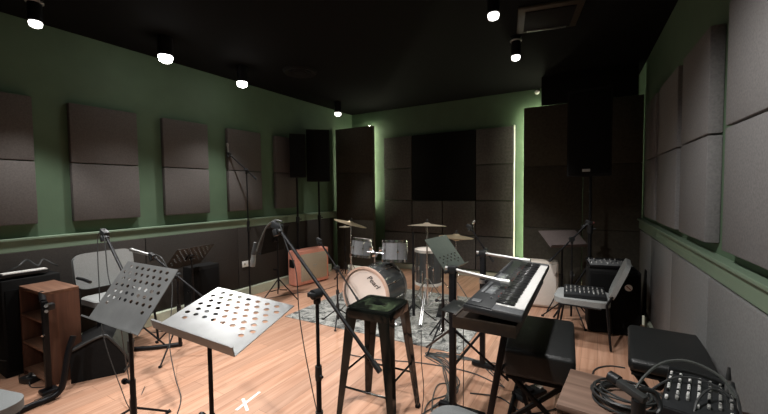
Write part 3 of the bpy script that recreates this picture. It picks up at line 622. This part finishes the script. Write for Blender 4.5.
# ------------------------------------------------------------------ benches
def bench(label, loc, yaw, w, d, zt, th=.09, xleg=True):
    t = thing('keyboard_bench', label, 'bench', loc, yaw, 'padded black benches'); z = zt-loc[2]
    MB().box((0, 0, z-th/2), (w, d, th), bev=.028, seg=4).build('cushion', vinyl, t)
    MB().box((0, 0, z-th-.012), (w*.92, d*.94, .026), bev=.004).build('seat_board', blackm, t)
    MB().tube([(-w/2+.004, -d/2+.03, z-.022), (w/2-.004, -d/2+.03, z-.022), (w/2-.004, d/2-.03, z-.022), (-w/2+.004, d/2-.03, z-.022)], .004, 6, closed=True).build('piping', vinyl, t)
    for s in (-1, 1):
        e = s*(d/2-.12)
        MB().box((0, e, (z-th)/2), (.025, .03, sqrt((w*.9)**2+(z-th-.03)**2)), rotm(0, 0, math.degrees(math.atan2(w*.9, z-th-.03))), bev=.004).build('leg', black, t)
        MB().box((0, e+s*.03, (z-th)/2), (.025, .03, sqrt((w*.9)**2+(z-th-.03)**2)), rotm(0, 0, -math.degrees(math.atan2(w*.9, z-th-.03))), bev=.004).build('leg', black, t)
    for s in (-1, 1):
        MB().cyl((s*w*.45, -d/2+.06, .02), (s*w*.45, d/2-.06, .02), .014).build('floor_bar', black, t)
    return t
bench('thick black padded bench just right of the stage keyboard', (-.325, 2.60, 0), 4, .40, .70, .53, .17)
bench('flat black padded bench against the right wall above the mixer', (.35, 2.63, 0), -3, .38, .62, .575, .07)
t = thing('sustain_pedal', 'black foot pedal on the floor under the padded bench', 'pedal', (-.42, 2.74, 0), -35)
MB().box((0, 0, .02), (.11, .24, .04), bev=.01).build('body', blackp, t); MB().box((0, -.05, .052), (.08, .12, .014), rotm(0, 8), bev=.004).build('treadle', blackm, t)
MB().box((0, .10, .045), (.05, .03, .012), bev=.003).build('hinge', cream, t)

# ------------------------------------------------------------------ cream cabinet (right rear)
t = thing('cream_speaker_cabinet', 'cream white box cabinet with a small black handle right of the keyboard end', 'guitar amplifier', (-.60, 4.88, 0), 8)
MB().box((0, .10, .30), (.36, .20, .58), bev=.03, seg=3).build('shell', cream, t)
MB().box((-.0, -.006, .30), (.31, .016, .52), bev=.02).build('front_panel', mat('white_panel', (.72, .68, .62), .55, noise=.04), t)
MB().box((-.06, -.018, .30), (.025, .012, .045), bev=.006).build('handle', blackm, t)
for sx in (-.13, .13): MB().cyl((sx, .10, 0), (sx, .10, .014), .02).build('foot', blackm, t)

# ------------------------------------------------------------------ chairs
def chair(label, loc, yaw, m, sw=.46, sd=.44, zs_=.46, bh=.42, back=True, arm=False, name='stacking_chair', bz=.08, lean=10):
    """local -y is the front"""
    t = thing(name, label, 'chair', loc, yaw, 'grey fabric chairs')
    MB().prism(sqr(.5, .22, 6), 0, .05).xf(M.Translation((0, 0, zs_-.05)) @ M.Diagonal((sw, sd, 1, 1))).build('seat', m, t)
    fr = MB()
    for s in (-1, 1):
        if back: MB().tube([(s*sw*.47, sd*.50+sin(R_(lean))*bh*.75+.024, zs_+bz+bh*.75), (s*sw*.47, sd*.44, zs_-.02), (s*sw*.50, sd*.52, .01)], .011, 8).build('rear_leg', black, t)
        else: MB().tube([(s*sw*.47, sd*.40, zs_-.05), (s*sw*.50, sd*.52, .01)], .011, 8).build('rear_leg', black, t)
        MB().tube([(s*sw*.47, sd*.35, zs_-.06), (s*sw*.47, -sd*.36, zs_-.06), (s*sw*.50, -sd*.48, .01)], .011, 8).build('front_leg', black, t)
        if arm: MB().tube([(s*sw*.5, sd*.42, zs_+.19), (s*sw*.54, 0, zs_+.20), (s*sw*.54, -sd*.3, zs_+.19)], .014, 8).build('armrest', blackp, t)
    if back:
        MB().prism([(x, y) for x, y in sqr(.5, .20, 6)], -.02, .02).xf(M.Translation((0, sd*.50+sin(R_(lean))*bh*.5, zs_+bz+bh/2)) @ M.Rotation(R_(90-lean), 4, 'X') @ M.Diagonal((sw*1.02, bh, 1, 1))).build('backrest', m, t)
    return t
chair('grey fabric chair against the left wall behind the perforated stand', (-3.98, 1.66, 0), 92, greyfab_l, sw=.50, sd=.40, zs_=.53, bh=.34, arm=True, bz=.06)
chair('grey fabric chair corner cut off at the bottom left picture edge', (-2.665, .37, 0), -165, greyfab, back=False)
chair('grey fabric chair corner at the bottom edge below the keyboard stand', (-.45, 1.40, 0), 172, greyfab, back=False)
chair('pale grey chair with the silver mixer on its seat, far right', (-.135, 4.08, 0), -92, greyfab_l, sw=.46, sd=.48, bh=.36, zs_=.44, arm=False, bz=.02, lean=22)

# ------------------------------------------------------------------ mixers
def mixer(label, loc, yaw, tilt, w, d, nk, nr, m=blackp, top=kbgrey, knobm=badge, faders=True, h=.06, kr=.0075):
    t = thing('audio_mixer', label, 'mixer', loc, yaw); t.rotation_euler = (0, 0, R_(yaw)); Tm = M.Rotation(R_(tilt), 4, 'X')
    zz = d/2*sin(R_(tilt))
    Tm = M.Translation((0, 0, zz)) @ Tm
    MB().box((0, 0, h/2), (w, d, h), bev=.006).xf(Tm).build('case', m, t)
    MB().box((0, 0, h+.001), (w*.95, d*.95, .004), bev=.001).xf(Tm).build('face_plate', top, t)
    MB().box((0, d/2-.02, h+.006), (w*.97, .045, .012), bev=.004).xf(Tm).build('jack_panel', m, t)
    for i in range(nk):
        x = -w*.43+w*.86*i/(nk-1)
        for j in range(nr):
            y = -d*.12+d*.46*j/(nr-1)
            mk = (white if kr < .006 and i < 4 else knobm) if (i*3+j) % 4 else blue if j < 1 and i % 2 else blackp
            MB().cyl((x, y, h+.002), (x, y, h+.015), kr, kr*.8, n=8).xf(Tm).build('knob', mk, t)
        if faders: MB().box((x, -d*.30+d*.05*((i*7) % 3), h+.010), (.010, .018, .014), bev=.002, seg=1).xf(Tm).build('fader', badge if i % 3 else white, t)
    return t
mixer('silver knobbed mixer resting on the pale grey chair seat', (-.12, 4.05, .442), 4, 3, .36, .28, 9, 5, top=kbbody, h=.038)
mixer('slim dark mixer lying on top of the black loudspeaker box', (.09, 4.50, .665), 10, 5, .40, .26, 8, 3, top=kbgrey, m=black, h=.035)
mixer('compact black mixer with white knobs on the foreground desk', (.345, 1.82, .612), -12, 5, .215, .32, 7, 11, top=kbbody, m=blackp, kr=.0055)

# ------------------------------------------------------------------ black loudspeaker box behind chair
t = thing('floor_loudspeaker', 'big black loudspeaker box on the floor behind the pale grey chair', 'loudspeaker', (.12, 4.50, 0), 6)
MB().box((0, 0, .335), (.46, .36, .65), bev=.02, seg=3).build('cabinet', blackm, t)
MB().box((0, -.182, .33), (.42, .014, .58), bev=.006).build('grille', pblack, t)
MB().lathe([(0, 0), (.033, 0), (.033, .004), (0, .004)], M.Translation((.12, -.190, .50)) @ M.Rotation(R_(90), 4, 'X'), 20).build('round_sticker', white, t)
MB().box((.12, -.1965, .50), (.052, .002, .009), rotm(0, 0, 45)).build('sticker_bar', red, t)
for sx in (-.18, .18):
    for sy in (-.13, .13): MB().cyl((sx, sy, 0), (sx, sy, .014), .02).build('foot', blackm, t)
o = MB().box((0, 0, .3), (.03, .16, .6), rotm(0, 0, 0), bev=.01).build('leaning_board', blackm, None); o.location = (.415, 4.86, 0); o.rotation_euler = (0, R_(4), 0); tag(o, 'narrow dark board leaning against the right wall by the lit skirting', 'board')

# ------------------------------------------------------------------ foreground desk at right
t = thing('wooden_desk', 'brown wooden desk box at the bottom right carrying cable coil and mixer', 'desk', (.20, 1.775, 0), -5)
MB().box((0, 0, .595), (.66, .36, .025), bev=.003).build('top', tabw, t)
MB().box((-.317, 0, .291), (.022, .35, .582), bev=.002).build('side_panel', tabd, t); MB().box((.317, 0, .291), (.022, .35, .582), bev=.002).build('side_panel', tabd, t)
MB().box((0, .165, .30), (.61, .016, .56), bev=.002).build('back_panel', tabd, t); MB().box((0, -.165, .40), (.61, .016, .36), bev=.002).build('front_panel', tabd, t)
# coiled cable
pts = []
for k in range(9*28):
    a = 2*pi*k/28; lap = k/28
    rr = .105+.020*sin(lap*2.1)+.006*sin(a*2+lap); pts.append((rr*cos(a)*1.0+.006*sin(lap*3), rr*sin(a)+.006*cos(lap*5), .006+.0048*lap+.002*sin(a*3+lap)))
o = MB().tube(pts, .0045, 6).build('coiled_cable', rubber, None, loc=(.105, 1.78, .6075)); tag(o, 'thick dark coil of cable lying on the foreground wooden desk', 'cable coil')
# foreground stand with clip
t = thing('microphone_stand', 'short black pole with a grey microphone clip over the cable coil', 'microphone stand', (.125, 1.50, 0), 0, 'microphone stands')
MB().lathe([(0, 0), (.12, 0), (.12, .012), (.02, .025), (0, .025)]).build('base', black, t)
MB().cyl((0, 0, .02), (0, 0, .70), .013, n=14).build('pole', black, t)
MB().cyl((0, 0, .67), (0, 0, .765), .021, n=16).build('clutch', blackp, t)
MB().box((-.02, .015, .785), (.10, .032, .028), rotm(-35, 0, 12), bev=.008).cyl((0, 0, .76), (0, 0, .78), .014).build('mic_clip', rubber, t)
MB().cyl((-.055, .045, .795), (-.085, .065, .80), .020, n=16).build('clip_jaw', blackp, t)
MB().tube([(.0, .03, .79), (.05, .05, .78), (.065, .03, .74), (.05, .01, .72)], .008, 8, sub=5).build('clip_lever', blackp, t)
# cables over the mixer
gm = 'cables plugged into the foreground mixer'
cable('upper arching cable from the foreground mixer to the clip stand', [(.13, 1.80, .635), (.17, 1.86, .69), (.24, 1.93, .74), (.33, 1.93, .77), (.42, 1.88, .75), (.45, 1.82, .70)], .006, rubber_l, group=gm)
cable('lower arching cable across the knobs of the foreground mixer', [(.15, 1.76, .62), (.20, 1.82, .67), (.28, 1.87, .715), (.36, 1.86, .73), (.43, 1.82, .71), (.45, 1.78, .66)], .0045, rubber, group=gm)
cable('tall looping cable rising from the middle of the foreground mixer', [(.30, 1.66, .64), (.32, 1.72, .70), (.37, 1.78, .735), (.41, 1.78, .72), (.42, 1.75, .66)], .0045, rubber, group=gm)
cable('black cable loop falling off the right side of the foreground mixer', [(.44, 1.84, .74), (.45, 1.80, .72), (.455, 1.76, .66), (.46, 1.70, .625), (.50, 1.62, .66), (.52, 1.56, .64), (.50, 1.52, .56), (.49, 1.50, .40)], .005, rubber, group=gm)
t = xlr('black plug standing in the back of the foreground mixer', (.44, 1.87, .70), V((0, .05, -1)))

# ------------------------------------------------------------------ left side furniture
t = thing('wooden_shelf_cabinet', 'brown wooden open shelf cabinet at the far left', 'cabinet', (-3.885, 1.125, 0), 2)
# local x out from the wall, y along the wall
w, d, h = .46, .23, .745
MB().box((0, 0, h-.0125), (w, d, .025), bev=.002).build('top', cabw, t)
MB().box((w/2-.011, 0, (h-.025)/2), (.022, d, h-.025), bev=.002).build('side_panel', cabwv, t); MB().box((-w/2+.011, 0, (h-.025)/2), (.022, d, h-.025), bev=.002).build('side_panel', cabwv, t)
MB().box((0, d/2-.008, (h-.025)/2), (w-.044, .016, h-.025)).build('back_panel', cabwv, t)
for z in (.05, .28, .51): MB().box((0, -.008, z), (w-.044, d-.016, .020), bev=.002).build('shelf', cabw, t)
t = thing('keyboard_amplifier', 'tall black amplifier behind the wooden shelf cabinet at far left', 'amplifier', (-4.235, 1.09, 0), 0)
MB().box((0, 0, .40), (.22, .38, .80), bev=.012).build('cabinet', blackm, t)
MB().box((.113, 0, .38), (.01, .34, .68), bev=.004).build('grille', pblack, t)
MB().box((.0, 0, .81), (.06, .16, .018), bev=.007).build('handle', rubber, t)
t = thing('mini_keyboard', 'tiny keyboard with white keys on top of the black amplifier', 'keyboard', (-4.20, 1.06, .822), 0)
MB().box((0, 0, .012), (.12, .30, .024), bev=.004).build('body', blackp, t)
for i in range(15): MB().box((.02, -.13+.0185*i, .027), (.075, .017, .010), bev=.001, seg=1).build('white_key', keyw, t)
cable('tangled black cable lying over the tiny keyboard', [(-4.25, .98, .86), (-4.22, 1.04, .90), (-4.26, 1.10, .93), (-4.20, 1.15, .88), (-4.24, 1.2, .92), (-4.21, 1.26, .87), (-4.25, 1.30, .845)], .007, rubber)
t = thing('equipment_box', 'small black equipment box against the left wall behind the flat music stand', 'equipment box', (-4.21, 2.66, 0), 0)
MB().box((0, 0, .31), (.20, .36, .60), bev=.012).build('case', blackm, t)
MB().box((.103, 0, .31), (.008, .31, .52), bev=.003).build('grille', pblack, t)
for sy in (-.13, .13):
    for sx in (-.07, .07): MB().cyl((sx, sy, 0), (sx, sy, .014), .015).build('foot', blackm, t)
# wedge monitor
t = thing('floor_monitor', 'black wedge stage monitor lying on the floor beside the wooden cabinet', 'loudspeaker', (-3.68, 1.40, 0), 60)
t.scale = (.86, .86, .86)
MB().prism([(-.20, 0), (.20, 0), (.24, .12), (.10, .36), (.02, .40), (-.20, .30)], -.27, .27, M.Rotation(R_(90), 4, 'X') @ M.Identity(4)).build('cabinet', blackm, t)
MB().tube([(.205, -.278, .03), (.248, -.278, .12), (.11, -.278, .355), (.03, -.278, .40), (-.19, -.278, .305)], .012, 8, sub=4).build('corner_edge', mat('worn_edge', (.03, .03, .028), .5, noise=.2), t)
MB().box((.175, 0, .245), (.008, .48, .24), rotm(0, 0, -30), bev=.003).build('grille', mat('olive_grille', (.03, .032, .022), .8, noise=.3, nscale=80), t)
# black frame stand with clamp
t = thing('tubular_stand', 'black square post stand with silver knobbed clamp beside the wooden cabinet', 'stand', (-3.56, 1.00, 0), 0)
MB().box((0, 0, .35), (.035, .035, .70), bev=.004).build('post', black, t)
MB().cyl((-.02, 0, .69), (-.15, .03, .73), .022, n=14).build('upper_arm', black, t)
MB().box((.04, .02, .66), (.05, .05, .05), bev=.008).build('clamp', blackp, t)
for dz in (-.02, .02): MB().cyl((.06, .0, .66+dz), (.085, -.015, .66+dz), .012, n=12).build('clamp_knob', chrome, t)
MB().box((0, 0, .015), (.10, .10, .03), bev=.008).build('base', black, t)
MB().cyl((.018, -.018, .45), (.03, -.03, .45), .008).build('bolt', chrome, t)
t = thing('bent_tube_leg', 'thick bent black tube curving down onto the floor at far left', 'stand leg', (-3.40, .98, 0), 0)
MB().tube([(-.03, .14, .42), (-.02, .10, .30), (.0, .06, .12), (.0, .03, .045), (-.0, -.04, .022), (-.0, -.12, .022), (.03, -.28, .022), (.06, -.42, .022)], .021, 12, sub=6).build('tube', black, t)
MB().cyl((.06, -.40, .022), (.065, -.44, .022), .025).build('end_cap', blackp, t)
t = thing('bent_tube_leg', 'low black tube lying along the floor behind the front music stands', 'stand leg', (-3.75, 1.72, 0), 0)
MB().tube([(-.20, -.10, .10), (-.14, -.08, .045), (-.05, -.04, .022), (.10, .08, .022), (.26, .26, .022)], .020, 12, sub=6).build('tube', black, t)
MB().cyl((.17, .15, .03), (.02, .03, .22), .008).build('strut', black, t)
t = thing('effects_pedal', 'small dark effects box with silver knobs on the floor at far left', 'effects pedal', (-3.90, .99, 0), 20)
MB().box((0, 0, .025), (.12, .09, .045), bev=.006).build('case', blackp, t)
for i in range(3): MB().cyl((-.035+.035*i, .02, .045), (-.035+.035*i, .02, .06), .009, n=10).build('knob', silver, t)
MB().cyl((0, -.02, .045), (0, -.02, .055), .01, n=10).build('switch', silver, t)
MB().box((.03, .01, .049), (.03, .02, .002)).build('label_plate', white, t)
cable('thin cable running from the effects box up the left wall side', [(-3.92, 1.0, .03), (-4.0, .95, .006), (-4.12, .98, .006), (-4.18, 1.02, .08), (-4.10, .85, .2), (-4.12, .84, .4)])
cable('thin cable looping on the floor in front of the effects box', [(-3.86, .97, .03), (-3.76, .96, .006), (-3.62, 1.05, .006), (-3.52, 1.02, .006), (-3.50, .9, .006)])

# ------------------------------------------------------------------ tape mark
def strip(a, b, w, z): 
    a = V((*a, z)); b = V((*b, z)); d = (b-a); n_ = V((-d.y, d.x, 0)).normalized()*w/2
    return a, b, n_
mb = MB(); c = V((-2.15, 1.68, .0012))
mb.box(c, (.021, .24, .0016), rotm(10)); mb.box(c+V((.02, -.045, .001)), (.020, .17, .0016), rotm(62))
o = mb.build('tape_mark', tape, None, False); tag(o, 'white crossed tape mark on the bare floor in front', 'tape')

# ------------------------------------------------------------------ floor cables
gl = 'loose black cables on the floor under the keyboard'
random.seed(3)
base = [(-1.30, 3.00), (-1.15, 2.88), (-.98, 2.70), (-.96, 2.50), (-.93, 2.28), (-.95, 2.1), (-.92, 1.95)]
for k in range(9):
    j = [V((x+random.uniform(-.09, .09), y+random.uniform(-.05, .05), .006+.004*(k % 3))) for x, y in base]
    j.insert(0, V((-1.5+.1*k, 2.96+.02*k, .006)))
    if k < 4:
        j = j[1:]; j.insert(0, V((-.75+.05*k, 3.05-.1*k, .006))); j.insert(1, V((-.85-.03*k, 3.08, .006)))
    cable('loose grey black cable in the tangled bundle between stool and keyboard stand', j, .0045, rubber if k % 2 else rubber_l, 6, gl)
cable('cable crossing the floor from the rug edge past the stool', [(-2.0, 2.62, .006), (-1.7, 2.66, .006), (-1.3, 2.80, .006), (-.9, 2.85, .006), (-.6, 2.75, .006)], .0045)
cable('cable running on the floor from the keyboard stand under the padded bench', [(-.80, 2.55, .006), (-.6, 2.60, .006), (-.4, 2.50, .006), (-.2, 2.70, .006), (-.05, 2.95, .006), (.1, 2.9, .006)], .0045)
cable('wavy cable on the floor between the two padded benches', [(-.14, 3.0, .006), (-.04, 3.12, .006), (-.02, 3.38, .006), (.08, 3.52, .006), (.2, 3.55, .006)], .006)
cable('cable on the floor in front of the salmon cabinet', [(-4.2, 3.25, .006), (-4.0, 3.45, .006), (-3.8, 3.9, .006), (-3.6, 4.1, .006), (-3.55, 4.5, .006)], .0045)
cable('cable curling across the floor behind the flat music stand', [(-4.1, 2.0, .006), (-3.95, 2.2, .006), (-3.8, 2.35, .006), (-3.6, 2.3, .006), (-3.7, 2.6, .006), (-3.9, 2.8, .006)], .0045)
cable('thin cable hanging straight down in front of the bar stool right leg', [(-.98, 2.10, .60), (-.97, 2.08, .4), (-.96, 2.09, .2), (-.97, 2.06, .006)], .0028)
cable('thin cable hanging from the brown case to the floor', [(-.66, 1.98, .75), (-.655, 1.97, .5), (-.66, 1.98, .25), (-.65, 1.97, .006)], .0025)

# ------------------------------------------------------------------ world and view
w = bpy.data.worlds.new('world'); bpy.context.scene.world = w; w.use_nodes = True
w.node_tree.nodes['Background'].inputs[0].default_value = (.5, .5, .5, 1); w.node_tree.nodes['Background'].inputs[1].default_value = .02
vs = bpy.context.scene.view_settings; vs.view_transform = 'Standard'; vs.look = 'None'; vs.gamma = 1; vs.exposure = -.4; vs.use_curve_mapping = False
